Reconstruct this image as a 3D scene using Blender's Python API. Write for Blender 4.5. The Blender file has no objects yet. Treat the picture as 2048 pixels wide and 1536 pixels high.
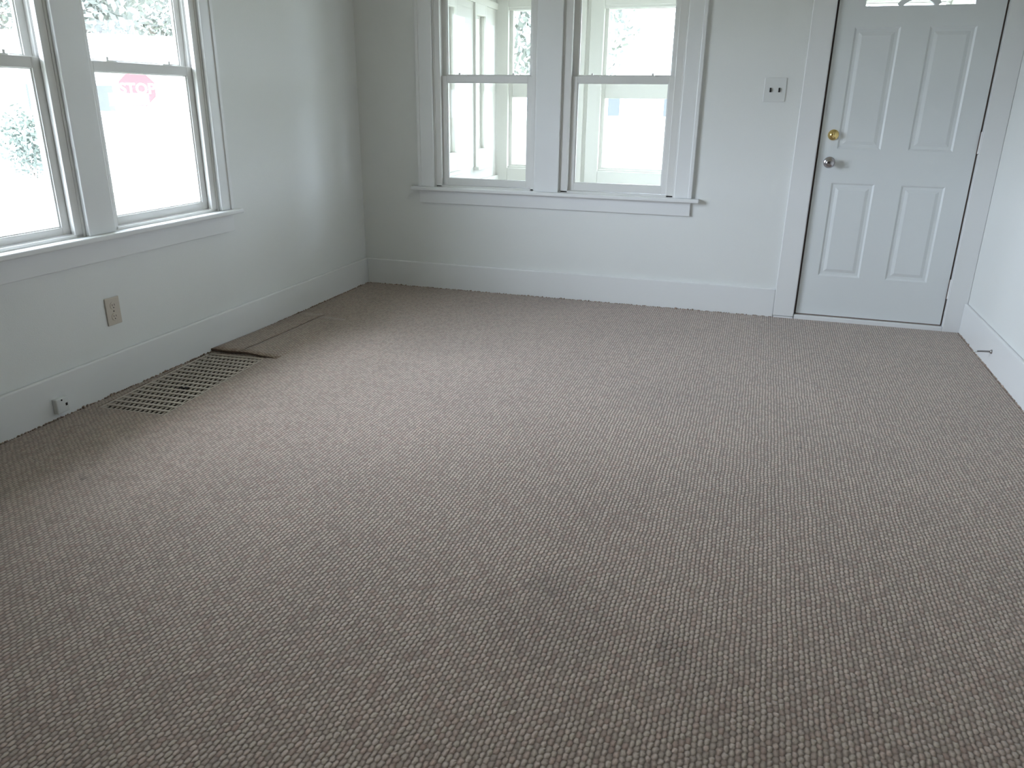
import bpy, bmesh, math, random
from mathutils import Vector, Matrix
random.seed(7)
C = bpy.context.scene.collection
PI = math.pi

# ------------------------------------------------------------------ camera
F_PX, PITCH, ROLL, YAW = 1544.88, 0.35004, 0.01332, 0.29968
CAM = Vector((2.756, -5.1751, 1.291))
cd = bpy.data.cameras.new('camera'); cd.sensor_width = 36; cd.lens = F_PX / 2048 * 36
cd.clip_start = 0.05; cd.clip_end = 500
co = bpy.data.objects.new('camera', cd); C.objects.link(co)
fw = Vector((-math.sin(YAW) * math.cos(PITCH), math.cos(YAW) * math.cos(PITCH), -math.sin(PITCH)))
rr = Vector((math.cos(YAW), math.sin(YAW), 0)); uu = rr.cross(fw)
c_, s_ = math.cos(ROLL), math.sin(ROLL)
X = c_ * rr + s_ * uu; Y = -s_ * rr + c_ * uu; Z = -fw
co.matrix_world = Matrix(((X.x, Y.x, Z.x, CAM.x), (X.y, Y.y, Z.y, CAM.y), (X.z, Y.z, Z.z, CAM.z), (0, 0, 0, 1)))
bpy.context.scene.camera = co

# ------------------------------------------------------------------ world, exposure
SKY = 6.0
w = bpy.data.worlds.new('sky'); bpy.context.scene.world = w; w.use_nodes = True
bg = w.node_tree.nodes['Background']
# overcast sky, brighter around the veiled sun towards the south west
_n, _l = w.node_tree.nodes, w.node_tree.links
_tc = _n.new('ShaderNodeTexCoord'); _dp = _n.new('ShaderNodeVectorMath'); _dp.operation = 'DOT_PRODUCT'
_dp.inputs[1].default_value = Vector((-0.82, -0.38, 0.42)).normalized(); _l.new(_tc.outputs['Generated'], _dp.inputs[0])
_mx = _n.new('ShaderNodeMath'); _mx.operation = 'MAXIMUM'; _mx.inputs[1].default_value = 0; _l.new(_dp.outputs['Value'], _mx.inputs[0])
_pw = _n.new('ShaderNodeMath'); _pw.operation = 'POWER'; _pw.inputs[1].default_value = 5; _l.new(_mx.outputs[0], _pw.inputs[0])
_ma = _n.new('ShaderNodeMath'); _ma.operation = 'MULTIPLY_ADD'; _ma.inputs[1].default_value = SKY * 1.25; _ma.inputs[2].default_value = SKY * 1.12; _l.new(_pw.outputs[0], _ma.inputs[0])
_l.new(_ma.outputs[0], bg.inputs[1]); bg.inputs[0].default_value = (0.825, 0.92, 1.10, 1)
vs = bpy.context.scene.view_settings
vs.view_transform = 'Standard'; vs.look = 'None'; vs.gamma = 1; vs.use_curve_mapping = False
vs.exposure = 1.17

W, HT, YB = 4.033, 2.50, -8.2           # room width, ceiling height, rear wall

def portal(name, loc, rot, sx, sy):     # guides sky light through an opening; emits nothing itself
    l = bpy.data.lights.new(name, 'AREA'); l.shape = 'RECTANGLE'; l.size = sx; l.size_y = sy
    l.cycles.is_portal = True
    o = bpy.data.objects.new(name, l); C.objects.link(o); o.location = loc; o.rotation_euler = rot
portal('window_portal', (-0.16, -2.445, 1.42), (0, -PI / 2, 0), 1.45, 1.75)
portal('porch_portal', (2.4, 1.96, 1.35), (-PI / 2, 0, 0), 4.2, 1.5)

# ------------------------------------------------------------------ materials
def new_mat(name):
    m = bpy.data.materials.new(name); m.use_nodes = True
    return m, m.node_tree.nodes, m.node_tree.links, m.node_tree.nodes['Principled BSDF']

def paint(name, col, rough=0.5, bump=0.0, scale=300, metal=0.0, var=0.0, spec=0.5):
    m, n, l, b = new_mat(name)
    b.inputs['Base Color'].default_value = (*col, 1); b.inputs['Roughness'].default_value = rough
    b.inputs['Metallic'].default_value = metal; b.inputs['Specular IOR Level'].default_value = spec
    tc = n.new('ShaderNodeTexCoord')
    if bump or var:
        nz = n.new('ShaderNodeTexNoise'); nz.inputs['Scale'].default_value = scale; nz.inputs['Detail'].default_value = 3
        l.new(tc.outputs['Object'], nz.inputs['Vector'])
    if bump:
        bp = n.new('ShaderNodeBump'); bp.inputs['Strength'].default_value = bump; bp.inputs['Distance'].default_value = 0.002
        l.new(nz.outputs['Fac'], bp.inputs['Height']); l.new(bp.outputs['Normal'], b.inputs['Normal'])
    if var:
        n2 = n.new('ShaderNodeTexNoise'); n2.inputs['Scale'].default_value = 2.5; n2.inputs['Detail'].default_value = 4
        l.new(tc.outputs['Object'], n2.inputs['Vector'])
        mx = n.new('ShaderNodeMix'); mx.data_type = 'RGBA'
        mx.inputs[6].default_value = (*[c * (1 - var) for c in col], 1); mx.inputs[7].default_value = (*[min(1, c * (1 + var * .5)) for c in col], 1)
        l.new(n2.outputs['Fac'], mx.inputs[0]); l.new(mx.outputs[2], b.inputs['Base Color'])
    return m

M = {}
M['wall'] = paint('wall_paint', (0.85, 0.86, 0.835), 0.55, 0.25, 180, var=0.02)
M['bounce_cut'] = paint('dark_bounce_cut', (0.16, 0.10, 0.06), 0.6, 0.2, 40, var=0.3)  # invented dark finish for the unseen rear wall, cuts bounce onto the near carpet
M['ceiling'] = paint('ceiling_paint', (0.84, 0.79, 0.66), 0.8, 0.2, 120)
M['trim'] = paint('trim_enamel', (0.87, 0.875, 0.865), 0.32, 0.08, 60, var=0.015)
M['door'] = paint('door_enamel', (0.80, 0.825, 0.82), 0.38, 0.06, 90, var=0.015)
M['vinyl'] = paint('window_vinyl', (0.80, 0.79, 0.76), 0.35, 0.03, 50)
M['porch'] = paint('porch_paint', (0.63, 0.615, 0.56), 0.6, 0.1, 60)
M['gap'] = paint('dark_gap', (0.20, 0.15, 0.125), 0.8, 0.1, 100)
M['rubber'] = paint('weatherstrip_rubber', (0.05, 0.05, 0.05), 0.7, 0.1, 200)
M['plate'] = paint('almond_plastic', (0.64, 0.57, 0.48), 0.35, 0.02, 60)
M['plate_white'] = paint('white_plastic', (0.80, 0.81, 0.79), 0.35, 0.02, 60)
M['black'] = paint('black_plastic', (0.015, 0.013, 0.013), 0.4, 0.02, 60)
M['slot'] = paint('slot_black', (0.02, 0.015, 0.01), 0.8, 0.02, 60)
M['nickel'] = paint('satin_nickel', (0.50, 0.47, 0.48), 0.2, 0.02, 60, metal=1.0)
M['brass'] = paint('polished_brass', (0.80, 0.60, 0.25), 0.2, 0.02, 60, metal=1.0)
M['register'] = paint('register_tan_metal', (0.56, 0.49, 0.42), 0.5, 0.2, 200, var=0.15)
M['duct'] = paint('duct_dark', (0.05, 0.035, 0.025), 0.9, 0.2, 60)
M['edge'] = paint('carpet_backing', (0.13, 0.085, 0.06), 0.95, 0.6, 400)
M['spring'] = paint('spring_steel', (0.45, 0.43, 0.42), 0.3, 0.02, 60, metal=1.0)

def glass_mat():
    m, n, l, b = new_mat('window_glass')
    n.remove(b); out = n['Material Output']
    t = n.new('ShaderNodeBsdfTransparent'); t.inputs[0].default_value = (0.96, 0.975, 0.97, 1)
    g = n.new('ShaderNodeBsdfGlossy'); g.inputs['Roughness'].default_value = 0.02
    fr = n.new('ShaderNodeFresnel'); fr.inputs['IOR'].default_value = 1.45
    nz = n.new('ShaderNodeTexNoise'); nz.inputs['Scale'].default_value = 1.5
    bp = n.new('ShaderNodeBump'); bp.inputs['Strength'].default_value = 0.03
    l.new(nz.outputs['Fac'], bp.inputs['Height']); l.new(bp.outputs['Normal'], g.inputs['Normal'])
    ge = n.new('ShaderNodeNewGeometry'); k = n.new('ShaderNodeMath'); k.operation = 'SUBTRACT'; k.inputs[0].default_value = 1; l.new(ge.outputs['Backfacing'], k.inputs[1])
    k2 = n.new('ShaderNodeMath'); k2.operation = 'MULTIPLY'; l.new(k.outputs[0], k2.inputs[0]); l.new(fr.outputs[0], k2.inputs[1])
    mx = n.new('ShaderNodeMixShader'); l.new(k2.outputs[0], mx.inputs[0]); l.new(t.outputs[0], mx.inputs[1]); l.new(g.outputs[0], mx.inputs[2])
    l.new(mx.outputs[0], out.inputs['Surface'])
    return m
M['glass'] = glass_mat()

def carpet_mat():
    m, n, l, b = new_mat('loop_carpet')
    def math_(op, a, bb=None, c=None):
        k = n.new('ShaderNodeMath'); k.operation = op
        for i, v in enumerate((a, bb, c)):
            if v is None: continue
            if isinstance(v, (int, float)): k.inputs[i].default_value = v
            else: l.new(v, k.inputs[i])
        return k.outputs[0]
    tc = n.new('ShaderNodeTexCoord')
    # slight waviness of the rows
    nw = n.new('ShaderNodeTexNoise'); nw.inputs['Scale'].default_value = 9; nw.inputs['Detail'].default_value = 2
    l.new(tc.outputs['Object'], nw.inputs['Vector'])
    sp = n.new('ShaderNodeSeparateXYZ'); l.new(tc.outputs['Object'], sp.inputs[0])
    wob = math_('MULTIPLY', math_('SUBTRACT', nw.outputs['Fac'], 0.5), 0.012)
    nj = n.new('ShaderNodeTexNoise'); nj.inputs['Scale'].default_value = 75; nj.inputs['Detail'].default_value = 3
    l.new(tc.outputs['Object'], nj.inputs['Vector']); sj = n.new('ShaderNodeSeparateColor'); l.new(nj.outputs['Color'], sj.inputs[0])
    wob = math_('ADD', wob, math_('MULTIPLY', math_('SUBTRACT', sj.outputs[0], 0.5), 0.0065)); woby = math_('ADD', wob, math_('MULTIPLY', math_('SUBTRACT', sj.outputs[1], 0.5), 0.012))
    x = math_('DIVIDE', math_('ADD', sp.outputs['X'], wob), 0.0128)
    col = math_('FLOOR', x)
    par = math_('MODULO', math_('ABSOLUTE', col), 2.0)
    y = math_('ADD', math_('DIVIDE', math_('ADD', sp.outputs['Y'], woby), 0.0195), math_('MULTIPLY', par, 0.5))
    row = math_('FLOOR', y)
    cx = n.new('ShaderNodeCombineXYZ'); l.new(col, cx.inputs[0]); l.new(row, cx.inputs[1])
    wn = n.new('ShaderNodeTexWhiteNoise'); wn.noise_dimensions = '2D'; l.new(cx.outputs[0], wn.inputs['Vector'])
    fx = math_('SUBTRACT', math_('FRACT', x), 0.5); fy = math_('SUBTRACT', math_('FRACT', y), 0.5)
    d2 = math_('ADD', math_('MULTIPLY', math_('MULTIPLY', fx, fx), 3.6), math_('MULTIPLY', math_('MULTIPLY', fy, fy), 2.6))
    h = math_('MAXIMUM', math_('SUBTRACT', 1.0, d2), 0.0)
    nf = n.new('ShaderNodeTexNoise'); nf.inputs['Scale'].default_value = 420; nf.inputs['Detail'].default_value = 2
    l.new(tc.outputs['Object'], nf.inputs['Vector'])
    hh = math_('ADD', math_('MULTIPLY', h, math_('ADD', math_('MULTIPLY', wn.outputs['Value'], 0.6), 0.42)), math_('MULTIPLY', nf.outputs['Fac'], 0.22))
    cr = n.new('ShaderNodeValToRGB')
    e = cr.color_ramp.elements; e[0].position = 0.12; e[0].color = (0.205, 0.148, 0.108, 1); e[1].position = 0.8; e[1].color = (0.56, 0.445, 0.36, 1)
    e2 = cr.color_ramp.elements.new(0.42); e2.color = (0.365, 0.277, 0.217, 1)
    l.new(hh, cr.inputs[0])
    # flecks of yarn: greenish / rosy loops
    cr2 = n.new('ShaderNodeValToRGB'); cr2.color_ramp.interpolation = 'LINEAR'
    f = cr2.color_ramp.elements; f[0].position = 0.0; f[0].color = (1.0, 0.89, 0.86, 1); f[1].position = 1.0; f[1].color = (0.94, 0.97, 0.92, 1)
    f2 = cr2.color_ramp.elements.new(0.5); f2.color = (1, 1, 1, 1)
    l.new(wn.outputs['Color'], cr2.inputs[0])
    m1 = n.new('ShaderNodeMix'); m1.data_type = 'RGBA'; m1.blend_type = 'MULTIPLY'; m1.inputs[0].default_value = 1
    l.new(cr.outputs[0], m1.inputs[6]); l.new(cr2.outputs[0], m1.inputs[7])
    # soiling: broad traffic wear and a few spots
    nb = n.new('ShaderNodeTexNoise'); nb.inputs['Scale'].default_value = 1.6; nb.inputs['Detail'].default_value = 5; nb.inputs['Roughness'].default_value = 0.6
    l.new(tc.outputs['Object'], nb.inputs['Vector'])
    fac = math_('ADD', math_('MULTIPLY', nb.outputs['Fac'], 0.28), 0.79)
    for (sx, sy, r, k) in ((2.673, -3.527, 0.085, 0.20), (2.36, -3.50, 0.28, 0.13), (2.32, -3.32, 0.12, 0.10), (3.028, -2.125, 0.014, 0.35), (0.554, -3.258, 0.016, 0.4), (2.42, -1.75, 0.35, 0.05), (1.15, -1.35, 0.3, 0.04)):
        dx = math_('SUBTRACT', sp.outputs['X'], sx); dy = math_('SUBTRACT', sp.outputs['Y'], sy)
        dd = math_('SQRT', math_('ADD', math_('MULTIPLY', dx, dx), math_('MULTIPLY', dy, dy)))
        dd = math_('ADD', dd, math_('MULTIPLY', math_('SUBTRACT', nw.outputs['Fac'], 0.5), r * 0.9))
        mr = n.new('ShaderNodeMapRange'); mr.interpolation_type = 'SMOOTHSTEP'
        mr.inputs['From Min'].default_value = r; mr.inputs['From Max'].default_value = r * 0.2
        mr.inputs['To Min'].default_value = 0; mr.inputs['To Max'].default_value = k
        l.new(dd, mr.inputs['Value'])
        fac = math_('SUBTRACT', fac, mr.outputs[0])
    vm = n.new('ShaderNodeVectorMath'); vm.operation = 'SCALE'; l.new(m1.outputs[2], vm.inputs[0]); l.new(fac, vm.inputs['Scale'])
    l.new(vm.outputs[0], b.inputs['Base Color'])
    b.inputs['Roughness'].default_value = 0.85; b.inputs['Specular IOR Level'].default_value = 0.25
    b.inputs['Sheen Weight'].default_value = 0.4; b.inputs['Sheen Roughness'].default_value = 0.5
    bp = n.new('ShaderNodeBump'); bp.inputs['Strength'].default_value = 0.55; bp.inputs['Distance'].default_value = 0.006
    l.new(hh, bp.inputs['Height']); l.new(bp.outputs['Normal'], b.inputs['Normal'])
    return m
M['carpet'] = carpet_mat()

def siding_mat(name, col, pitch, axis='Z'):
    m, n, l, b = new_mat(name)
    tc = n.new('ShaderNodeTexCoord'); sp = n.new('ShaderNodeSeparateXYZ'); l.new(tc.outputs['Object'], sp.inputs[0])
    d = n.new('ShaderNodeMath'); d.operation = 'DIVIDE'; d.inputs[1].default_value = pitch; l.new(sp.outputs[axis], d.inputs[0])
    f = n.new('ShaderNodeMath'); f.operation = 'FRACT'; l.new(d.outputs[0], f.inputs[0])
    bp = n.new('ShaderNodeBump'); bp.inputs['Strength'].default_value = 0.6; bp.inputs['Distance'].default_value = 0.01; bp.invert = True
    l.new(f.outputs[0], bp.inputs['Height']); l.new(bp.outputs['Normal'], b.inputs['Normal'])
    b.inputs['Base Color'].default_value = (*col, 1); b.inputs['Roughness'].default_value = 0.6
    return m
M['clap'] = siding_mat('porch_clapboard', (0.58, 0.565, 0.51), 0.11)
M['siding'] = siding_mat('white_siding', (0.80, 0.80, 0.80), 0.15)
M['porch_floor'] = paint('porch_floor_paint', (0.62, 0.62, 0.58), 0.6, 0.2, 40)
M['lawn'] = paint('lawn_grass', (0.29, 0.30, 0.23), 0.9, 0.5, 40, var=0.15)
M['road'] = paint('road_asphalt', (0.38, 0.38, 0.38), 0.9, 0.4, 30, var=0.1)
M['shingle'] = paint('roof_shingle', (0.34, 0.34, 0.36), 0.9, 0.4, 20, var=0.1)
M['darkglass'] = paint('far_window_glass', (0.075, 0.08, 0.085), 0.35, 0.02, 20)
M['bark'] = paint('tree_bark', (0.22, 0.19, 0.16), 0.9, 0.6, 30, var=0.2)
M['leaf'] = paint('tree_leaves', (0.18, 0.19, 0.16), 0.6, 0.1, 30, var=0.2)
M['leaf_dark'] = paint('shrub_leaves', (0.15, 0.175, 0.145), 0.6, 0.1, 30, var=0.2)
M['sign_red'] = paint('glare_paled_red', (0.48, 0.045, 0.048), 0.5, 0.02, 30)  # paler red stands in for glare over the sign
M['sign_white'] = paint('sign_white', (0.85, 0.85, 0.85), 0.5, 0.02, 30)
M['galv'] = paint('galvanised_post', (0.45, 0.45, 0.46), 0.5, 0.05, 60, metal=0.6)

# ------------------------------------------------------------------ helpers
def box(bm, x0, x1, y0, y1, z0, z1, mtx=None):
    v = [bm.verts.new(p) for p in ((x0, y0, z0), (x1, y0, z0), (x1, y1, z0), (x0, y1, z0), (x0, y0, z1), (x1, y0, z1), (x1, y1, z1), (x0, y1, z1))]
    for f in ((0, 3, 2, 1), (4, 5, 6, 7), (0, 1, 5, 4), (1, 2, 6, 5), (2, 3, 7, 6), (3, 0, 4, 7)): bm.faces.new([v[i] for i in f])
    if mtx: bmesh.ops.transform(bm, matrix=mtx, verts=v)
    return v

def boxes(*bs):
    bm = bmesh.new()
    for b in bs: box(bm, *b)
    return bm

def obj(name, bm, mat, parent=None, loc=None, bevel=0.0, smooth=False, segs=2):
    me = bpy.data.meshes.new(name)
    bmesh.ops.recalc_face_normals(bm, faces=bm.faces[:])
    bm.to_mesh(me); bm.free()
    me.materials.append(mat if not isinstance(mat, str) else M[mat])
    if smooth:
        for p in me.polygons: p.use_smooth = True
    o = bpy.data.objects.new(name, me); C.objects.link(o)
    if parent: o.parent = parent
    if loc: o.location = loc
    if bevel:
        md = o.modifiers.new('bevel', 'BEVEL'); md.width = bevel; md.segments = segs; md.limit_method = 'ANGLE'; md.angle_limit = math.radians(40)
    return o

def rebase(o, origin):
    """move a top-level mesh's origin to its base without moving the mesh"""
    o.data.transform(Matrix.Translation(-Vector(origin))); o.location = origin; return o

def empty(name, loc=(0, 0, 0), rotz=0.0):
    o = bpy.data.objects.new(name, None); o.empty_display_size = 0.1; C.objects.link(o); o.location = loc; o.rotation_euler = (0, 0, rotz); return o

def tag(o, label=None, cat=None, group=None, kind=None):
    if label: o['label'] = label
    if cat: o['category'] = cat
    if group: o['group'] = group
    if kind: o['kind'] = kind
    return o

def lathe(bm, prof, origin, axis='Y', n=32, sign=1):
    """prof: (radius, distance along axis)"""
    rings = []
    for r, d in prof:
        ring = []
        for k in range(n):
            a = 2 * PI * k / n; p, q = r * math.cos(a), r * math.sin(a); d_ = d * sign
            co_ = {'Y': (p, d_, q), 'X': (d_, p, q), 'Z': (p, q, d_)}[axis]
            ring.append(bm.verts.new(Vector(origin) + Vector(co_)))
        rings.append(ring)
    for a, b in zip(rings, rings[1:]):
        for k in range(n): bm.faces.new((a[k], a[(k + 1) % n], b[(k + 1) % n], b[k]))
    bm.faces.new(rings[0]); bm.faces.new(rings[-1][::-1])

def wall_mesh(u0, u1, z0, z1, t, holes, tf):
    """slab with rectangular holes; tf(u, d, z) -> world"""
    us = sorted({u0, u1, *[h[0] for h in holes], *[h[1] for h in holes]}); zs = sorted({z0, z1, *[h[2] for h in holes], *[h[3] for h in holes]})
    bm = bmesh.new(); cache = {}
    def V(u, d, z):
        k = (round(u, 5), round(d, 5), round(z, 5))
        if k not in cache: cache[k] = bm.verts.new(tf(u, d, z))
        return cache[k]
    solid = {}
    for i in range(len(us) - 1):
        for j in range(len(zs) - 1):
            cu, cz = (us[i] + us[i + 1]) / 2, (zs[j] + zs[j + 1]) / 2
            solid[i, j] = not any(h[0] < cu < h[1] and h[2] < cz < h[3] for h in holes)
    for (i, j), s in solid.items():
        if not s: continue
        a, b, c, d = us[i], us[i + 1], zs[j], zs[j + 1]
        bm.faces.new((V(a, 0, c), V(b, 0, c), V(b, 0, d), V(a, 0, d)))
        bm.faces.new((V(a, t, c), V(a, t, d), V(b, t, d), V(b, t, c)))
        if not solid.get((i - 1, j)): bm.faces.new((V(a, 0, c), V(a, 0, d), V(a, t, d), V(a, t, c)))
        if not solid.get((i + 1, j)): bm.faces.new((V(b, 0, c), V(b, t, c), V(b, t, d), V(b, 0, d)))
        if not solid.get((i, j - 1)): bm.faces.new((V(a, 0, c), V(a, t, c), V(b, t, c), V(b, 0, c)))
        if not solid.get((i, j + 1)): bm.faces.new((V(a, 0, d), V(b, 0, d), V(b, t, d), V(a, t, d)))
    return bm

# ------------------------------------------------------------------ room shell
T = 0.15
WZ0, WZ1 = 0.70, 2.11        # window rough openings
DX0, DX1, DZ1 = 3.053, 3.925, 2.115
BACK_W = [(0.57, 1.300), (1.465, 2.235)]
LEFT_W = [(-3.27, -2.52), (-2.37, -1.62)]
tag(obj('wall_back', wall_mesh(-T, W + T, -0.6, HT, T, [(a, b, WZ0, WZ1) for a, b in BACK_W] + [(DX0, DX1, 0, DZ1)], lambda u, d, z: (u, d, z)), 'wall'), 'white painted back wall with two windows and the entry door', kind='structure')
tag(obj('wall_left', wall_mesh(YB, 0, -0.6, HT, T, [(a, b, WZ0, WZ1) for a, b in LEFT_W], lambda u, d, z: (-d, u, z)), 'wall'), 'white painted left wall with a pair of bright windows', kind='structure')
tag(obj('wall_right', wall_mesh(YB, 0, -0.6, HT, T, [], lambda u, d, z: (W + d, u, z)), 'wall'), 'plain white right wall beside the door', kind='structure')
tag(obj('wall_rear', wall_mesh(-T, W + T, -0.6, HT, T, [], lambda u, d, z: (u, YB - d, z)), 'bounce_cut'), 'wall behind the viewer', kind='structure')
tag(obj('ceiling', boxes((-T, W + T, YB - T, T, HT, HT + 0.1)), 'ceiling'), kind='structure')

# floor carpet with a cut-out for the register
RC = Vector((0.215, -2.268)); RA = math.radians(3.6); RW, RL = 0.335, 0.825   # register centre, turn, width, length
def rp(u, v): return (RC.x + u * math.cos(RA) - v * math.sin(-RA) * -1, RC.y + u * math.sin(RA) + v * math.cos(RA))
def rp(u, v): return (RC.x + u * math.cos(RA) + -v * math.sin(RA), RC.y + u * math.sin(RA) + v * math.cos(RA))
bm = bmesh.new()
out = [(-T, YB - T), (W + T, YB - T), (W + T, T), (-T, T)]
hl = [rp(-RW / 2 - .004, -RL / 2 - .004), rp(RW / 2 + .004, -RL / 2 - .004), rp(RW / 2 + .004, RL / 2 + .004), rp(-RW / 2 - .004, RL / 2 + .004)]
O = [bm.verts.new((x, y, 0)) for x, y in out]; I = [bm.verts.new((x, y, 0)) for x, y in hl]; D = [bm.verts.new((x, y, -0.02)) for x, y in hl]
for k in range(4):
    bm.faces.new((O[k], O[(k + 1) % 4], I[(k + 1) % 4], I[k])); bm.faces.new((I[k], I[(k + 1) % 4], D[(k + 1) % 4], D[k]))
floor = tag(obj('floor', bm, 'carpet'), 'beige loop pile carpet covering the whole floor', kind='structure')
for p in floor.data.polygons:
    if p.normal.z < -0.5: p.flip()

# lifted, slit corner of carpet behind the register
def flap(x0, x1, y0, y1, hf):
    bm = bmesh.new(); nx, ny = 10, 14; top = {}; bot = {}
    for i in range(nx + 1):
        for j in range(ny + 1):
            u, v = i / nx, j / ny
            x = x0 + (x1 - x0) * u; y = y0 + (y1 - y0) * v + 0.004 * math.sin(9 * u)
            lift = hf(u) * (1 - v) ** 2
            top[i, j] = bm.verts.new((x, y, (0.004 * (1 - v) + lift) * (1 if x1 < .2 else 1 - u ** 3) + 0.0005 * (1 if x1 < .2 else 1 - 3 * u ** 4))); bot[i, j] = bm.verts.new((x, y, -0.004 + lift * 0.9))
    for i in range(nx):
        for j in range(ny):
            bm.faces.new((top[i, j], top[i + 1, j], top[i + 1, j + 1], top[i, j + 1])); bm.faces.new((bot[i, j], bot[i, j + 1], bot[i + 1, j + 1], bot[i + 1, j]))
    for i in range(nx): bm.faces.new((bot[i, 0], bot[i + 1, 0], top[i + 1, 0], top[i, 0])); bm.faces.new((bot[i, ny], top[i, ny], top[i + 1, ny], bot[i + 1, ny]))
    for j in range(ny): bm.faces.new((bot[0, j], top[0, j], top[0, j + 1], bot[0, j + 1])); bm.faces.new((bot[nx, j], bot[nx, j + 1], top[nx, j + 1], top[nx, j]))
    return bm
fl = obj('carpet_flap', flap(0.021, 0.1890, -1.850, -0.95, lambda u: 0.013), 'carpet', floor, smooth=True)
fl2 = obj('carpet_flap', flap(0.1912, 0.43, -1.842, -1.0, lambda u: 0.012 * (1 - u ** 3)), 'carpet', floor, smooth=True)
for f_ in (fl, fl2):
    f_.data.materials.append(M['edge'])
    for p in f_.data.polygons:
        if p.normal.y < -0.5 or (abs(p.normal.x) > 0.7): p.material_index = 1; p.use_smooth = False
def wool_edge(name, pts, seed, n, size, mat='edge'):
    rnd = random.Random(seed); bm = bmesh.new()
    for k in range(n):
        t_ = rnd.random() * (len(pts) - 1); i = min(int(t_), len(pts) - 2); a, b = Vector(pts[i]), Vector(pts[i + 1]); p = a.lerp(b, t_ - i)
        s = size * rnd.uniform(0.5, 1.3) * (1.8 if rnd.random() < 0.06 else 1)
        mt = Matrix.Translation((p.x + rnd.uniform(-.002, .002), p.y + rnd.uniform(-.002, .002), s * 0.3)) @ Matrix.Diagonal((s, s, s * 0.8, 1))
        bmesh.ops.create_icosphere(bm, subdivisions=1, radius=1, matrix=mt)
    return bm
fe = obj('carpet_fringe', wool_edge('f', [(0.03, -0.022), (2.93, -0.022)], 3, 420, 0.0042), 'carpet', floor, smooth=True); fe['kind'] = 'stuff'
fe = obj('carpet_fringe', wool_edge('f', [(W - 0.022, -0.03), (W - 0.022, -2.2)], 4, 380, 0.0045), 'carpet', floor, smooth=True); fe['kind'] = 'stuff'
fe = obj('carpet_fringe', wool_edge('f', [(0.022, -0.03), (0.022, -3.4)], 5, 700, 0.005), 'carpet', floor, smooth=True); fe['kind'] = 'stuff'

# duct below the register
bm = bmesh.new()
V0 = [bm.verts.new((*p, -0.012)) for p in (rp(-RW / 2 - .004, -RL / 2 - .004), rp(RW / 2 + .004, -RL / 2 - .004), rp(RW / 2 + .004, RL / 2 + .004), rp(-RW / 2 - .004, RL / 2 + .004))]
V1 = [bm.verts.new((v.co.x, v.co.y, -0.2)) for v in V0]
for k in range(4): bm.faces.new((V0[k], V0[(k + 1) % 4], V1[(k + 1) % 4], V1[k]))
bm.faces.new(V1)
obj('duct_box', bm, 'duct', floor)

# baseboards
BH, BT = 0.184, 0.02
def base(name, b, label): return tag(obj(name, boxes(b), 'trim', bevel=0.007, segs=3), label, kind='structure')
base('baseboard_back', (BT, 2.929, -BT, 0, -.01, BH), 'tall white baseboard along the back wall')
base('baseboard_left', (0, BT, YB, 0, -.01, BH), 'tall white baseboard along the left wall')
base('baseboard_right', (W - BT, W, YB, -0.02, -.01, BH), 'tall white baseboard along the right wall')

# ------------------------------------------------------------------ window surrounds (trim)
def surround(name, loc, rotz, u0, u1, m0, m1, top, label, st, apron_h):
    """u0..u1 outside of the casing, m0..m1 the board between the windows; st = stool top height"""
    e = empty(name, loc, rotz); tag(e, label, kind='structure'); cw = 0.11
    f = 0.02
    iu0, iu1 = st['in']
    for (a, b) in ((u0, iu0), (iu1, u1)):
        bm = boxes((a, b, -f, 0, st['z'], top))
        # raised outer back-band and slim inner bead
        if a == u0: box(bm, a - .001, a + .022, -f - .006, 0, st['z'], top + .001); 
        else: box(bm, b - .022, b + .001, -f - .006, 0, st['z'], top + .001)
        obj('casing', bm, 'trim', e, bevel=0.003)
    obj('mullion_casing', boxes((m0, m1, -f, 0, st['z'], top)), 'trim', e, bevel=0.003)
    obj('head_casing', boxes((u0, u1, -f - .003, 0, top, top + 0.12), (u0 - .02, u1 + .02, -f - .02, 0, top + .12, top + .145)), 'trim', e, bevel=0.003)
    bm = boxes((u0 - .05, u1 + .05, -.052, 0.0, st['z'] - .024, st['z']), (iu0, m0, 0.0, .06, st['z'] - .024, st['z']), (m1, iu1, 0.0, .06, st['z'] - .024, st['z']))
    obj('stool', bm, 'trim', e, bevel=0.006, segs=3)
    obj('apron', boxes((u0 + .002, u1 - .002, -.018, 0, apron_h, st['z'] - .024)), 'trim', e, bevel=0.003)
    return e
surround('trim_1', (0, 0, 0), 0, 0.455, 2.345, 1.300, 1.465, 2.11, 'white casing, stool and apron around the pair of back windows', {'z': 0.724, 'in': (0.57, 2.235)}, 0.612)
surround('trim_2', (0, 0, 0), PI / 2, -3.365, -1.528, -2.52, -2.37, 2.11, 'white casing, stool and apron around the pair of left windows', {'z': 0.722, 'in': (-3.27, -1.62)}, 0.605)

# ------------------------------------------------------------------ double-hung windows
def ring(bm, u0, u1, z0, z1, d0, d1, su, sb, st):
    box(bm, u0, u0 + su, d0, d1, z0, z1); box(bm, u1 - su, u1, d0, d1, z0, z1)
    box(bm, u0 + su, u1 - su, d0, d1, z0, z0 + sb); box(bm, u0 + su, u1 - su, d0, d1, z1 - st, z1)

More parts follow.
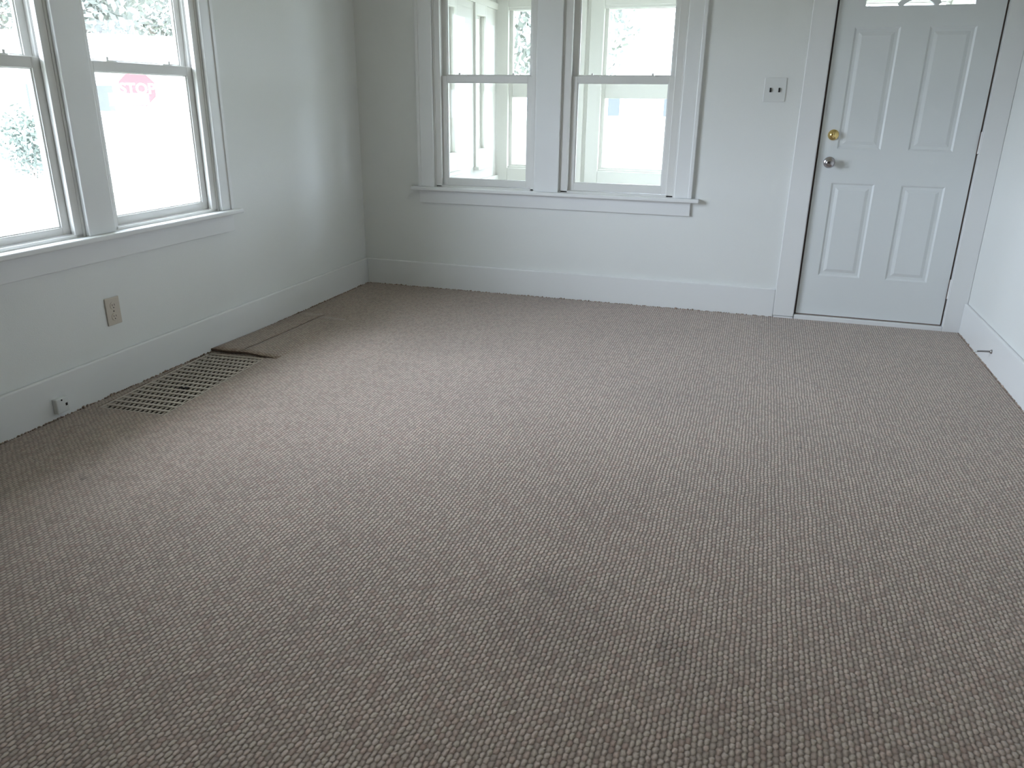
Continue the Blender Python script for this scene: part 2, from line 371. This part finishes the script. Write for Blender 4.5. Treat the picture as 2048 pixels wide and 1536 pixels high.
def dh_window(name, loc, rotz, o0, o1, s0, s1, zb, zm0, zm1, label, zg):
    """o: opening, s: lower sash, zb sash bottom, zm0..zm1 meeting rail, zg glass bottom"""
    e = empty(name, loc, rotz); tag(e, label, kind='structure')
    zt = 2.105
    # frame: jamb liners with a stepped stop, head and sill
    bm = boxes((o0, o0 + .012, .001, .12, .70, zt), (o1 - .012, o1, .001, .12, .70, zt),
               (o0, o1, .001, .12, zt - .02, zt), (o0, o1, .061, .12, .70, zb - .004))
    for a, b in ((o0 + .012, s0 - .002), (s1 + .002, o1 - .012)):
        if b > a:
            mid = (a + b) / 2
            box(bm, a, b, .045, .12, .70, zt - .02)
    box(bm, o0 + .012, s0 + .004, .004, .028, .724, zt - .02); box(bm, s1 - .004, o1 - .012, .004, .028, .724, zt - .02)
    box(bm, o0 + .012, o1 - .012, .004, .06, .7, zb - .002)
    obj('frame', bm, 'vinyl', e, bevel=0.002)
    st = 0.040
    bm = bmesh.new(); ring(bm, s0, s1, zb, zm1, .032, .058, st, zg - zb, zm1 - zm0)
    # glazing bead
    ring(bm, s0 + st - .001, s1 - st + .001, zg - .001, zm0 + .001, .038, .052, .008, .006, .005)
    lo = obj('lower_sash', bm, 'vinyl', e, bevel=0.002)
    obj('glass', boxes((s0 + st - .001, s1 - st + .001, .044, .046, zg - .001, zm0 + .001)), 'glass', lo)
    bm = bmesh.new(); ring(bm, s0 - .008, s1 + .008, zm0 + .003, zt - .02, .066, .092, .042, zm1 - zm0 + .002, .045)
    ring(bm, s0 + .033, s1 - .033, zm1 + .004, zt - .064, .072, .086, .007, .005, .006)
    up = obj('upper_sash', bm, 'vinyl', e, bevel=0.002)
    obj('glass', boxes((s0 + .033, s1 - .033, .078, .080, zm1 + .004, zt - .064)), 'glass', up)
    wd = s1 - s0
    for q, sg in ((0.20, 1), (0.78, -1)):
        u = s0 + wd * q; bm = boxes((u - .012 if sg > 0 else u - .05, u + .05 if sg > 0 else u + .012, .036, .054, zm1 - .001, zm1 + .005),
                                   (u - .006, u + .006, .040, .052, zm1 + .004, zm1 + .019))
        lk = obj('sash_lock', bm, 'vinyl', lo, bevel=0.0015)
    return e
dh_window('window_1', (0, 0, 0), 0, 0.570, 1.300, 0.617, 1.268, 0.738, 1.410, 1.451, 'left one of the two back wall windows, onto the white porch', 0.781)
dh_window('window_2', (0, 0, 0), 0, 1.465, 2.235, 1.520, 2.183, 0.738, 1.410, 1.451, 'right one of the two back wall windows, nearest the door', 0.787)
dh_window('window_3', (0, 0, 0), PI / 2, -2.370, -1.620, -2.337, -1.667, 0.738, 1.393, 1.436, 'left wall window nearest the corner, stop sign outside', 0.776)
dh_window('window_4', (0, 0, 0), PI / 2, -3.270, -2.520, -3.237, -2.567, 0.738, 1.393, 1.436, 'left wall window cut by the left edge of the photo', 0.770)

# ------------------------------------------------------------------ door
e = empty('door_1', (DX0, 0, 0)); tag(e, 'white four panel entry door with a fanlight, in the back wall', kind='structure')
LX0, LX1, LZ0, LZ1 = 3.068 - DX0, 3.911 - DX0, 0.034, 2.098    # leaf, local x
def door_leaf():
    bm = bmesh.new(); yf, yb = 0.008, 0.052
    px = [(3.143 + .012 - DX0, 3.402 - DX0), (3.535 - DX0, 3.79 - DX0)]
    pans = [(px[0][0] + .018, px[0][1] + .008, 0.285, 0.852), (px[1][0] + .018, px[1][1] + .002, 0.285, 0.858),
            (px[0][0] + .006, px[0][1] + .004, 1.052, 1.72), (px[1][0] + .01, px[1][1], 1.052, 1.72)]
    # common panel columns so the grid stays simple
    ca = (3.168 - DX0, 3.408 - DX0); cb = (3.556 - DX0, 3.790 - DX0)
    rows = [(0.286, 0.855), (1.052, 1.715)]
    xs = [LX0, *ca, *cb, LX1]; zs = [LZ0, *rows[0], *rows[1], 1.80]
    for i in range(5):
        for j in range(5):
            a, b, c, d = xs[i], xs[i + 1], zs[j], zs[j + 1]
            if i in (1, 3) and j in (1, 3):
                lv = [(0, yf), (.010, yf + .0075), (.026, yf + .0075), (.044, yf + .001)]
                rs = [[bm.verts.new(p) for p in ((a + q, y, c + q), (b - q, y, c + q), (b - q, y, d - q), (a + q, y, d - q))] for q, y in lv]
                for r0, r1 in zip(rs, rs[1:]):
                    for k in range(4): bm.faces.new((r0[k], r0[(k + 1) % 4], r1[(k + 1) % 4], r1[k]))
                bm.faces.new(rs[-1])
            else:
                bm.faces.new([bm.verts.new(p) for p in ((a, yf, c), (b, yf, c), (b, yf, d), (a, yf, d))])
    # area above z=1.80 with arched hole
    cx, hw, z0, ah = (3.206 + 3.760) / 2 - DX0, 0.277, 1.822, 0.205
    n = 24; arc = [(cx + hw * math.cos(PI - PI * k / n), z0 + ah * math.sin(PI * k / n)) for k in range(n + 1)]
    bm.faces.new([bm.verts.new(p) for p in ((LX0, yf, 1.80), (LX1, yf, 1.80), (LX1, yf, z0), (LX0, yf, z0))])
    for (a, b) in ((LX0, cx - hw), (cx + hw, LX1)):
        bm.faces.new([bm.verts.new(p) for p in ((a, yf, z0), (b, yf, z0), (b, yf, LZ1), (a, yf, LZ1))])
    for k in range(n):
        (x0, q0), (x1, q1) = arc[k], arc[k + 1]
        bm.faces.new([bm.verts.new(p) for p in ((x0, yf, q0), (x1, yf, q1), (x1, yf, LZ1), (x0, yf, LZ1))])
    loop = arc + [(cx - hw, z0)]
    for (x0, q0), (x1, q1) in zip(loop, loop[1:]):
        bm.faces.new([bm.verts.new(p) for p in ((x0, yf, q0), (x1, yf, q1), (x1, yb, q1), (x0, yb, q0))])
    # back face (with same hole) and edges
    bm.faces.new([bm.verts.new(p) for p in ((LX0, yb, LZ0), (LX0, yb, z0), (LX1, yb, z0), (LX1, yb, LZ0))])
    for (a, b) in ((LX0, cx - hw), (cx + hw, LX1)):
        bm.faces.new([bm.verts.new(p) for p in ((a, yb, z0), (a, yb, LZ1), (b, yb, LZ1), (b, yb, z0))])
    for k in range(n):
        (x0, q0), (x1, q1) = arc[k], arc[k + 1]
        bm.faces.new([bm.verts.new(p) for p in ((x0, yb, q0), (x0, yb, LZ1), (x1, yb, LZ1), (x1, yb, q1))])
    for P in (((LX0, yf, LZ0), (LX0, yf, LZ1), (LX0, yb, LZ1), (LX0, yb, LZ0)), ((LX1, yf, LZ0), (LX1, yb, LZ0), (LX1, yb, LZ1), (LX1, yf, LZ1)),
              ((LX0, yf, LZ0), (LX0, yb, LZ0), (LX1, yb, LZ0), (LX1, yf, LZ0)), ((LX0, yf, LZ1), (LX1, yf, LZ1), (LX1, yb, LZ1), (LX0, yb, LZ1))):
        bm.faces.new([bm.verts.new(p) for p in P])
    bmesh.ops.remove_doubles(bm, verts=bm.verts[:], dist=1e-5)
    return bm, cx, hw, z0, ah
lb, fcx, fhw, fz0, fah = door_leaf()
leaf = obj('door_panel', lb, 'door', e)
obj('fanlight_glass', boxes((fcx - fhw, fcx + fhw, .030, .032, fz0, fz0 + fah)), 'glass', leaf)
bm = bmesh.new()   # hub arc and rays of the fanlight
def arcbar(bm, r0, r1, y0, y1, n=20, rz=1.0):
    prev = None
    for k in range(n + 1):
        a = math.radians(38 + 104 * k / n); c, s = math.cos(a), math.sin(a)
        cur = [bm.verts.new((fcx + r * c, y, fz0 - 0.075 + r * s)) for r, y in ((r0, y0), (r1, y0), (r1, y1), (r0, y1))]
        if prev:
            for q in range(4): bm.faces.new((prev[q], prev[(q + 1) % 4], cur[(q + 1) % 4], cur[q]))
        prev = cur
arcbar(bm, 0.110, 0.140, .012, .048)
for a in (45, 90, 135):
    a = math.radians(a); c, s = math.cos(a), math.sin(a); r1 = 1 / math.sqrt((c / fhw) ** 2 + (s / fah) ** 2)
    mt = Matrix.Translation((fcx, 0, fz0)) @ Matrix.Rotation(-a, 4, 'Y')
    box(bm, 0.055 if abs(c) < .1 else 0.095, r1 + .002, .012, .048, -.011, .011, mt)
obj('fanlight_muntin', bm, 'door', leaf)
prev = None
# hardware
def knob(name, x, z, prof, mat, label):
    bm = bmesh.new(); lathe(bm, prof, (x, 0.008, z), 'Y', 40, -1); o = obj(name, bm, mat, e, smooth=True, bevel=0); o['label'] = label; return o
knob('door_knob', 3.136 - DX0, 0.973, [(.032, -.001), (.033, .004), (.028, .008), (.013, .012), (.011, .026), (.016, .034), (.024, .040), (.0265, .049), (.0255, .058), (.019, .064), (.008, .0655)], 'nickel', 'round satin nickel door knob')
db = knob('deadbolt', 3.137 - DX0, 1.131, [(.031, -.001), (.031, .006), (.028, .012), (.021, .014), (.020, .017), (.005, .018)], 'brass', 'round brass deadbolt rose')
obj('thumb_turn', boxes((3.137 - DX0 - .0045, 3.137 - DX0 + .0045, -.034, -.009, 1.131 - .017, 1.131 + .017)), 'brass', db, bevel=0.003)
def hinge(z0, z1):
    bm = bmesh.new(); lathe(bm, [(.0055, 0), (.0055, z1 - z0)], (LX1 + .009, -.006, z0), 'Z', 14)
    for k in (1, 2, 3, 4): lathe(bm, [(.0062, 0), (.0062, .0015)], (LX1 + .009, -.006, z0 + (z1 - z0) * k / 5), 'Z', 14)
    lathe(bm, [(.004, 0), (.0065, .002), (.0065, .005), (.003, .008)], (LX1 + .009, -.006, z1), 'Z', 14)
    box(bm, LX1 + .0035, LX1 + .0185, -.0035, .0085, z0, z1)
    return bm
for z0, z1 in ((1.046, 1.160), (0.200, 0.312), (1.86, 1.972)): obj('hinge', hinge(z0, z1), 'trim', e, bevel=0.0008); obj('hinge_shade_plate', boxes((LX1 + .0015, LX1 + .0205, -.0012, .0085, z0 - .002, z1 + .002)), 'gap', e)  # dark plate behind each hinge paints the shaded gap around it
# jambs: rebate and rubber strip beside the leaf, threshold below
obj('jamb', boxes((.0, .004, -.001, .16, 0, DZ1), (DX1 - DX0 - .004, DX1 - DX0, -.001, .16, 0, DZ1), (0, DX1 - DX0, .0, .16, DZ1 - .012, DZ1),
                  (.004, .03, .056, .16, 0, DZ1 - .012), (DX1 - DX0 - .03, DX1 - DX0 - .004, .056, .16, 0, DZ1 - .012), (.03, DX1 - DX0 - .03, .056, .16, DZ1 - .03, DZ1 - .012)), 'trim', e)
obj('weatherstrip', boxes((.004, .0145, .030, .054, .03, DZ1 - .013), (LX1 + .0005, DX1 - DX0 - .0045, .02, .054, .03, DZ1 - .013), (LX0, LX1, .010, .05, .0265, .0335)), 'gap', e)
obj('threshold', boxes((.004, DX1 - DX0 - .004, -.018, .15, -.005, .026)), 'trim', e, bevel=0.004)

e2 = empty('trim_3', (0, 0, 0)); tag(e2, 'flat white casing around the entry door', kind='structure')
obj('casing', boxes((2.929, 3.053, -.022, 0, 0.013, DZ1 + .006)), 'trim', e2, bevel=0.0025)
obj('casing', boxes((DX1 - .003, W - .001, -.02, 0, -.005, DZ1 + .006)), 'trim', e2, bevel=0.0025)
obj('head_casing', boxes((2.929, W - .001, -.024, 0, DZ1 + .006, DZ1 + .125), (2.915, W - .001, -.036, 0, DZ1 + .125, DZ1 + .145)), 'trim', e2, bevel=0.0025)
obj('casing_foot', boxes((2.932, 3.052, -.020, 0, -.005, 0.0105)), 'trim', e2)

# ------------------------------------------------------------------ wall fittings
sw = empty('light_switch', (2.774, 0, 1.378)); tag(sw, 'white double switch plate with two black toggles on the back wall beside the door', 'light switch')
obj('switch_plate', boxes((-.063, .063, -.006, 0, -.068, .068)), 'plate_white', sw, bevel=0.003)
for u in (-.025, .025):
    t_ = obj('toggle', boxes((-.0048, .0048, -.012, 0, -.013, .012)), 'black', sw, loc=(u, -.004, 0), bevel=0.0015); t_['label'] = 'black toggle'
for u, z in ((-.025, .032), (.025, .032), (-.025, -.032), (.025, -.032)):
    bm = bmesh.new(); lathe(bm, [(.003, 0), (.003, .0012)], (u, -.006, z), 'Y', 12, -1); obj('screw', bm, 'plate_white', sw)

ou = empty('wall_outlet', (0, -2.448, 0.372)); tag(ou, 'almond duplex wall outlet on the left wall below the window', 'outlet')
obj('outlet_plate', boxes((0, .007, -.041, .041, -.063, .063)), 'plate', ou, bevel=0.003)
for z in (.0255, -.0255):
    bm = bmesh.new()
    lathe(bm, [(.0175, 0), (.0175, .002), (.0165, .0025)], (.007, 0, z), 'X', 28)
    rc = obj('receptacle', bm, 'plate', ou)
    bm = boxes((.0094, .0099, -.0075, -.0052, z - .001, z + .008), (.0094, .0099, .0052, .0075, z - .0005, z + .0075)); lathe(bm, [(.0026, 0), (.0026, .0006)], (.0093, 0, z - .0085), 'X', 12)
    obj('slot', bm, 'slot', rc)
bm = bmesh.new(); lathe(bm, [(.003, 0), (.003, .0012)], (.007, 0, 0), 'X', 12); obj('screw', bm, 'slot', ou)

pj = empty('phone_jack', (BT, -2.835, 0.06)); tag(pj, 'small white surface phone jack on the left baseboard near the floor register', 'phone jack')
obj('jack_body', boxes((0, .024, -.031, .031, -.033, .033)), 'plate_white', pj, bevel=0.004)
obj('jack_port', boxes((.0235, .0245, .012, .022, -.006, .006)), 'slot', pj)
bm = bmesh.new(); lathe(bm, [(.004, 0), (.004, .001)], (.0236, -.004, .024), 'X', 12); obj('screw', bm, 'slot', pj)

ds = empty('door_stop', (W - BT, -0.735, 0.093)); tag(ds, 'spring door stop screwed into the right baseboard near the door', 'door stop')
bm = bmesh.new(); lathe(bm, [(.011, 0), (.011, .004), (.0085, .008), (.006, .010)], (0, 0, 0), 'X', 20, -1); obj('mount', bm, 'spring', ds, smooth=True)
bm = bmesh.new(); turns, L, R_, r_ = 24, .062, .0042, .0009; prev = None
for k in range(turns * 12 + 1):
    t_ = k / (turns * 12); a = 2 * PI * turns * t_; x = -.008 - L * t_; sag = -.004 * t_ * t_
    ca, sa = math.cos(a), math.sin(a); cur = []
    for q in range(5):
        b = 2 * PI * q / 5; rr_ = R_ + r_ * math.cos(b); cur.append(bm.verts.new((x + r_ * math.sin(b), rr_ * ca, rr_ * sa + sag)))
    if prev:
        for q in range(5): bm.faces.new((prev[q], prev[(q + 1) % 5], cur[(q + 1) % 5], cur[q]))
    prev = cur
obj('spring', bm, 'spring', ds, smooth=True)
bm = bmesh.new(); lathe(bm, [(.003, 0), (.0055, .001), (.0065, .006), (.0065, .013), (.004, .016)], (-.068, 0, -.004), 'X', 18, -1); o = obj('tip', bm, 'plate_white', ds, smooth=True); o['label'] = 'white rubber tip'

# ------------------------------------------------------------------ floor register
fr = empty('floor_register', (RC.x, RC.y, -0.008), RA); tag(fr, 'large tan metal floor register set in the carpet along the left wall', 'floor register')
bm = bmesh.new(); NC, NR = 14, 17; px_, py_ = RW / NC, RL / NR
box(bm, -RW / 2, RW / 2, -RL / 2, -RL / 2 + .008, -.002, .007); box(bm, -RW / 2, RW / 2, RL / 2 - .02, RL / 2, -.002, .007)
box(bm, -RW / 2, -RW / 2 + .012, -RL / 2, RL / 2, -.002, .007); box(bm, RW / 2 - .008, RW / 2, -RL / 2, RL / 2, -.002, .007)
for i in range(1, NC):
    u = -RW / 2 + i * px_; box(bm, u - .0035, u + .0035, -RL / 2, RL / 2, -.002, .004)
for j in range(1, NR):
    v = -RL / 2 + j * py_
    box(bm, -RW / 2, RW / 2, v - .0085, v + .0085, -.001, .0065)
g = obj('grille', bm, 'register', fr, bevel=0.001)
# damper lever slot: dark plate between the bars
obj('lever_slot', boxes((.012, .058, -.102, -.080, .0055, .0072)), 'slot', fr)
obj('damper_lever', boxes((.030, .038, -.094, -.088, .006, .012)), 'register', fr, bevel=0.001)

# ------------------------------------------------------------------ enclosed porch beyond the back wall
PY = 1.80; PXL, PXR, PH, PF = 0.42, 4.6, 2.42, -0.12
PW = [(0.53, 1.10), (1.365, 2.05), (2.35, 3.03), (3.25, 3.95)]
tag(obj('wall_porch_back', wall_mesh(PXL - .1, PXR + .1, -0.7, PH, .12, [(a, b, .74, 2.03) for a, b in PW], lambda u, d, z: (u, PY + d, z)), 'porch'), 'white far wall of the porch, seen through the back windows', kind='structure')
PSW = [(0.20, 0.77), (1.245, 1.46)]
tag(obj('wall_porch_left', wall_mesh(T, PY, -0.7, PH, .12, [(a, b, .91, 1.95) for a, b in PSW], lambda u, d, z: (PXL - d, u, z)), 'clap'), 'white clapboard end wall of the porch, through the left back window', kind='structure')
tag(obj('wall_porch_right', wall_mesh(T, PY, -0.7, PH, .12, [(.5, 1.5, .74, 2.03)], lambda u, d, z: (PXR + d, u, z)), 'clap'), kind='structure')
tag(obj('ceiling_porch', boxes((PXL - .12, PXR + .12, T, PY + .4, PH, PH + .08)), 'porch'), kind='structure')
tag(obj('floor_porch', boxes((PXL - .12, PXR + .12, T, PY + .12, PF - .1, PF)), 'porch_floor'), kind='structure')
def porch_window(name, loc, rotz, a, b, z0, z1, label, wide=0.14, rail=(1.33, 1.515)):
    e = empty(name, loc, rotz); tag(e, label, kind='structure')
    bm = bmesh.new(); ring(bm, a - wide, b + wide, z0 - .14, z1 + .12, -.018, 0, wide, .14, .12)
    box(bm, a - wide - .02, b + wide + .02, -.05, 0, z0 - .165, z0 - .14)
    obj('casing', bm, 'porch', e, bevel=0.004)
    bm = bmesh.new(); ring(bm, a, b, z0, z1, .03, .07, .03, .03, .02)
    if rail: box(bm, a + .03, b - .03, .025, .075, rail[0], rail[1])
    s = obj('sash', bm, 'porch', e, bevel=0.002)
    obj('glass', boxes((a + .03, b - .03, .05, .052, z0 + .03, z1 - .02)), 'glass', s)
for k, (a, b) in enumerate(PW):
    porch_window('window_%d' % (5 + k), (0, PY, 0), 0, a, b, .727, 2.05, ['leftmost window in the far porch wall, through the left back window', 'porch window seen through the right back window', 'third porch window from the left', 'porch window opposite the entry door'][k], 0.115)
for k, (a, b) in enumerate(PSW):
    porch_window('window_%d' % (9 + k), (PXL, 0, 0), PI / 2, a, b, .91, 1.95, ['porch end window nearest the house wall', 'narrow porch end window near the far corner'][k], 0.03, (1.40, 1.43))
tag(obj('trim_4', boxes((PXL, PXL + .02, T, PY, 2.03, 2.08), (PXL, PXL + .025, T, PY, .62, .66), (PXL, PXR, PY - .025, PY, .50, .56)), 'porch'), 'horizontal boards on the porch walls', kind='structure')

# ------------------------------------------------------------------ outdoors
GZ = -0.62
tag(obj('ground_lawn', boxes((-140, 140, -90, 190, GZ - .2, GZ)), 'lawn'), 'wide lawn around the house', kind='structure')
tag(obj('road', boxes((-140, 140, 14.0, 20.0, GZ, GZ + .02)), 'road'), 'grey street beyond the lawn', kind='structure')
tag(obj('road', boxes((-17.5, -12.5, -90, 14.0, GZ, GZ + .015)), 'road'), 'side street on the left', kind='structure')

def cam_pt(px, py, dist, zabs=None):
    """point seen at pixel (px, py) at horizontal distance dist from the camera"""
    d = (X * (px - 1024) / F_PX) - (Y * (py - 768) / F_PX) - Z
    h = math.hypot(d.x, d.y); p = CAM + d * (dist / h); return p

# stop sign
sp_ = cam_pt(275, 178, 20.0)
ang = math.atan2(CAM.y - sp_.y, CAM.x - sp_.x) + PI / 2      # local -Y faces the room
ss = empty('stop_sign', (sp_.x, sp_.y, GZ), ang); tag(ss, 'red octagonal stop sign with glare-paled colour on a post, outside the left window', 'stop sign')
zc = sp_.z - GZ
bm = boxes((-.03, .03, .012, .05, 0, zc + .42)); obj('post', bm, 'galv', ss)
def octo(r, y0, y1, zc):
    bm = bmesh.new(); R8 = r / math.cos(PI / 8)
    a_ = [bm.verts.new((R8 * math.cos(PI / 8 + k * PI / 4), y0, zc + R8 * math.sin(PI / 8 + k * PI / 4))) for k in range(8)]
    b_ = [bm.verts.new((v.co.x, y1, v.co.z)) for v in a_]
    for k in range(8): bm.faces.new((a_[k], a_[(k + 1) % 8], b_[(k + 1) % 8], b_[k]))
    bm.faces.new(a_); bm.faces.new(b_[::-1]); return bm
pn = obj('sign_panel', octo(.375, .004, .010, zc), 'sign_white', ss)
obj('sign_face', octo(.357, .0015, .005, zc), 'sign_red', pn)
fc = bpy.data.curves.new('stop_text', 'FONT'); fc.body = 'STOP'; fc.align_x = 'CENTER'; fc.align_y = 'CENTER'; fc.size = .30; fc.extrude = .001; fc.offset = .006
to = bpy.data.objects.new('tmp', fc); C.objects.link(to)
dg = bpy.context.evaluated_depsgraph_get(); me = bpy.data.meshes.new_from_object(to.evaluated_get(dg)); bpy.data.objects.remove(to)
me.transform(Matrix.Translation((0, -.0008, zc)) @ Matrix.Rotation(PI / 2, 4, 'X')); me.materials.clear(); me.materials.append(M['sign_white'])
lt = bpy.data.objects.new('lettering', me); C.objects.link(lt); lt.parent = pn

tag(obj('added_shade_eave', boxes((-0.75, -T, YB, 2.6, 2.52, 2.62), (-0.77, -0.73, YB, 2.6, 2.48, 2.66)), 'porch'), 'added unseen eave that shades the left windows', kind='structure')  # unseen eave, added to shade the carpet near the left windows
# houses across the street
def house(name, loc, rotz, wd, dp, eave, ridge, wins, label):
    """local -Y front faces the viewer; gable roof with the ridge along X"""
    h = empty(name, loc, rotz); tag(h, label, 'house', 'houses across the street')
    obj('walls', boxes((-wd / 2, wd / 2, 0, dp, 0, eave)), 'siding', h)
    bm = bmesh.new(); ov = .35
    P = [(-wd / 2 - ov, -ov, eave - .1), (-wd / 2 - ov, dp / 2, ridge), (-wd / 2 - ov, dp + ov, eave - .1)]
    a_ = [bm.verts.new(p) for p in P]; b_ = [bm.verts.new((-p[0], p[1], p[2])) for p in P]
    bm.faces.new(a_); bm.faces.new(b_[::-1])
    for k in range(3): bm.faces.new((a_[k], b_[k], b_[(k + 1) % 3], a_[(k + 1) % 3]))
    obj('roof', bm, 'shingle', h)
    for (u, z, ww, hh) in wins:
        f = bmesh.new(); ring(f, u - ww / 2 - .08, u + ww / 2 + .08, z - .08, z + hh + .08, -.03, .0, .08, .08, .08)
        fo = obj('window', f, 'sign_white', h); obj('pane', boxes((u - ww / 2, u + ww / 2, -.012, -.004, z, z + hh)), 'darkglass', fo)
    return h
hp = cam_pt(208, 185, 44); ha = math.atan2(CAM.y - hp.y, CAM.x - hp.x) + PI / 2
house('house', (hp.x, hp.y, GZ), ha, 8.4, 7, 3.1, 4.9, [(0, 1.25, .78, 1.15), (-2.8, 1.25, .78, 1.15)], 'white house with dark windows across the street, behind the stop sign')
hp = cam_pt(-30, 185, 52); ha = math.atan2(CAM.y - hp.y, CAM.x - hp.x) + PI / 2
house('house', (hp.x, hp.y, GZ), ha, 7, 6, 3.0, 4.6, [(1.05, 1.3, .5, .6), (2.0, 1.3, .5, .6), (-2.0, 1.3, .5, .6)], 'white house far beyond the leftmost window')
house('house', (-3.5, 44, GZ), 0.1, 12, 7, 3.2, 5.4, [(-2.7, 1.2, .7, 1.5), (0.8, 1.2, 1.1, 1.1), (4.2, 1.2, 1.1, 1.1)], 'white house across the street beyond the porch windows')

def limb(bm, a, b, r0, r1, n=8):
    a, b = Vector(a), Vector(b); d = (b - a).normalized(); s = d.orthogonal().normalized(); t_ = d.cross(s)
    A = [bm.verts.new(a + (s * math.cos(2 * PI * k / n) + t_ * math.sin(2 * PI * k / n)) * r0) for k in range(n)]
    B = [bm.verts.new(b + (s * math.cos(2 * PI * k / n) + t_ * math.sin(2 * PI * k / n)) * r1) for k in range(n)]
    for k in range(n): bm.faces.new((A[k], A[(k + 1) % n], B[(k + 1) % n], B[k]))
    bm.faces.new(A[::-1]); bm.faces.new(B)
def leaves(bm, rnd, centre, rad, n, size):
    for k in range(n):
        while True:
            p = Vector((rnd.uniform(-1, 1), rnd.uniform(-1, 1), rnd.uniform(-1, 1)))
            if 0.15 < p.length < 1: break
        c = Vector(centre) + Vector((p.x * rad[0], p.y * rad[1], p.z * rad[2]))
        a_ = Vector((rnd.gauss(0, 1), rnd.gauss(0, 1), rnd.gauss(0, 1))).normalized(); b_ = a_.orthogonal().normalized(); s = size * rnd.uniform(.6, 1.3)
        bm.faces.new([bm.verts.new(c + v) for v in (a_ * s, b_ * s * .45, -a_ * s, -b_ * s * .45)])
def tree(loc, h, cr, seed, label, n=1500):
    rnd = random.Random(seed); t_ = empty('tree', loc); tag(t_, label, 'tree', 'trees beyond the lawn')
    bm = bmesh.new(); th = h * .30; limb(bm, (0, 0, 0), (0.1, 0, th), h * .024, h * .018)
    tips = []
    for k in range(8):
        a = 2 * PI * k / 8 + rnd.uniform(-.3, .3); ln = cr * rnd.uniform(.45, .8)
        mid = (math.cos(a) * ln * .5, math.sin(a) * ln * .5, th + h * rnd.uniform(.10, .2)); tip = (math.cos(a) * ln, math.sin(a) * ln, th + h * rnd.uniform(.15, .48))
        limb(bm, (0.1, 0, th - .1), mid, h * .010, h * .007); limb(bm, mid, tip, h * .007, h * .003); tips.append(tip)
    limb(bm, (0.1, 0, th - .05), (0, 0.1, h * .85), h * .016, h * .005); tips += [(0, 0, h * .8), (0, 0, h * .62), (cr * .3, 0, h * .42), (-cr * .3, .3, h * .46)]
    obj('trunk', bm, 'bark', t_)
    bm = bmesh.new()
    for tp in tips: leaves(bm, rnd, tp, (cr * .48, cr * .48, cr * .42), n // 10, cr * .062)
    obj('crown', bm, 'leaf', t_)
    return t_
def at(px, dist): p = cam_pt(px, 178, dist); return (p.x, p.y, GZ)
tree(at(190, 56), 14, 4.6, 1, 'leafy tree above the white house, upper left of the window nearest the corner', 3000)
tree(at(318, 66), 14, 3.6, 2, 'leafy tree right of the stop sign in the window nearest the corner', 2600)
tree(at(-10, 72), 16, 5.0, 3, 'leafy tree in the leftmost window', 2600)
tree((-4.6, 24.0, GZ), 7.5, 2.8, 5, 'leafy tree beyond the porch, in the right back window', 2400)
tree((3.5, 36.0, GZ), 9.0, 3.2, 6, 'distant leafy tree beyond the porch near the door', 2000)
bm = bmesh.new(); rnd = random.Random(9)
for q in range(5): leaves(bm, rnd, (rnd.uniform(-.3, .3), rnd.uniform(-.3, .3), .55 + q * .18), (.5, .5, .5), 260, .07)
sh = empty('shrub', at(36, 22)); tag(sh, 'small dark shrub on the lawn outside the leftmost window', 'shrub')
obj('foliage', bm, 'leaf_dark', sh)
bm = bmesh.new()
for q in range(4): limb(bm, (0, 0, 0), (.2 * math.cos(q * 1.6), .2 * math.sin(q * 1.6), .8), .03, .012, 6)
obj('stem', bm, 'bark', sh)
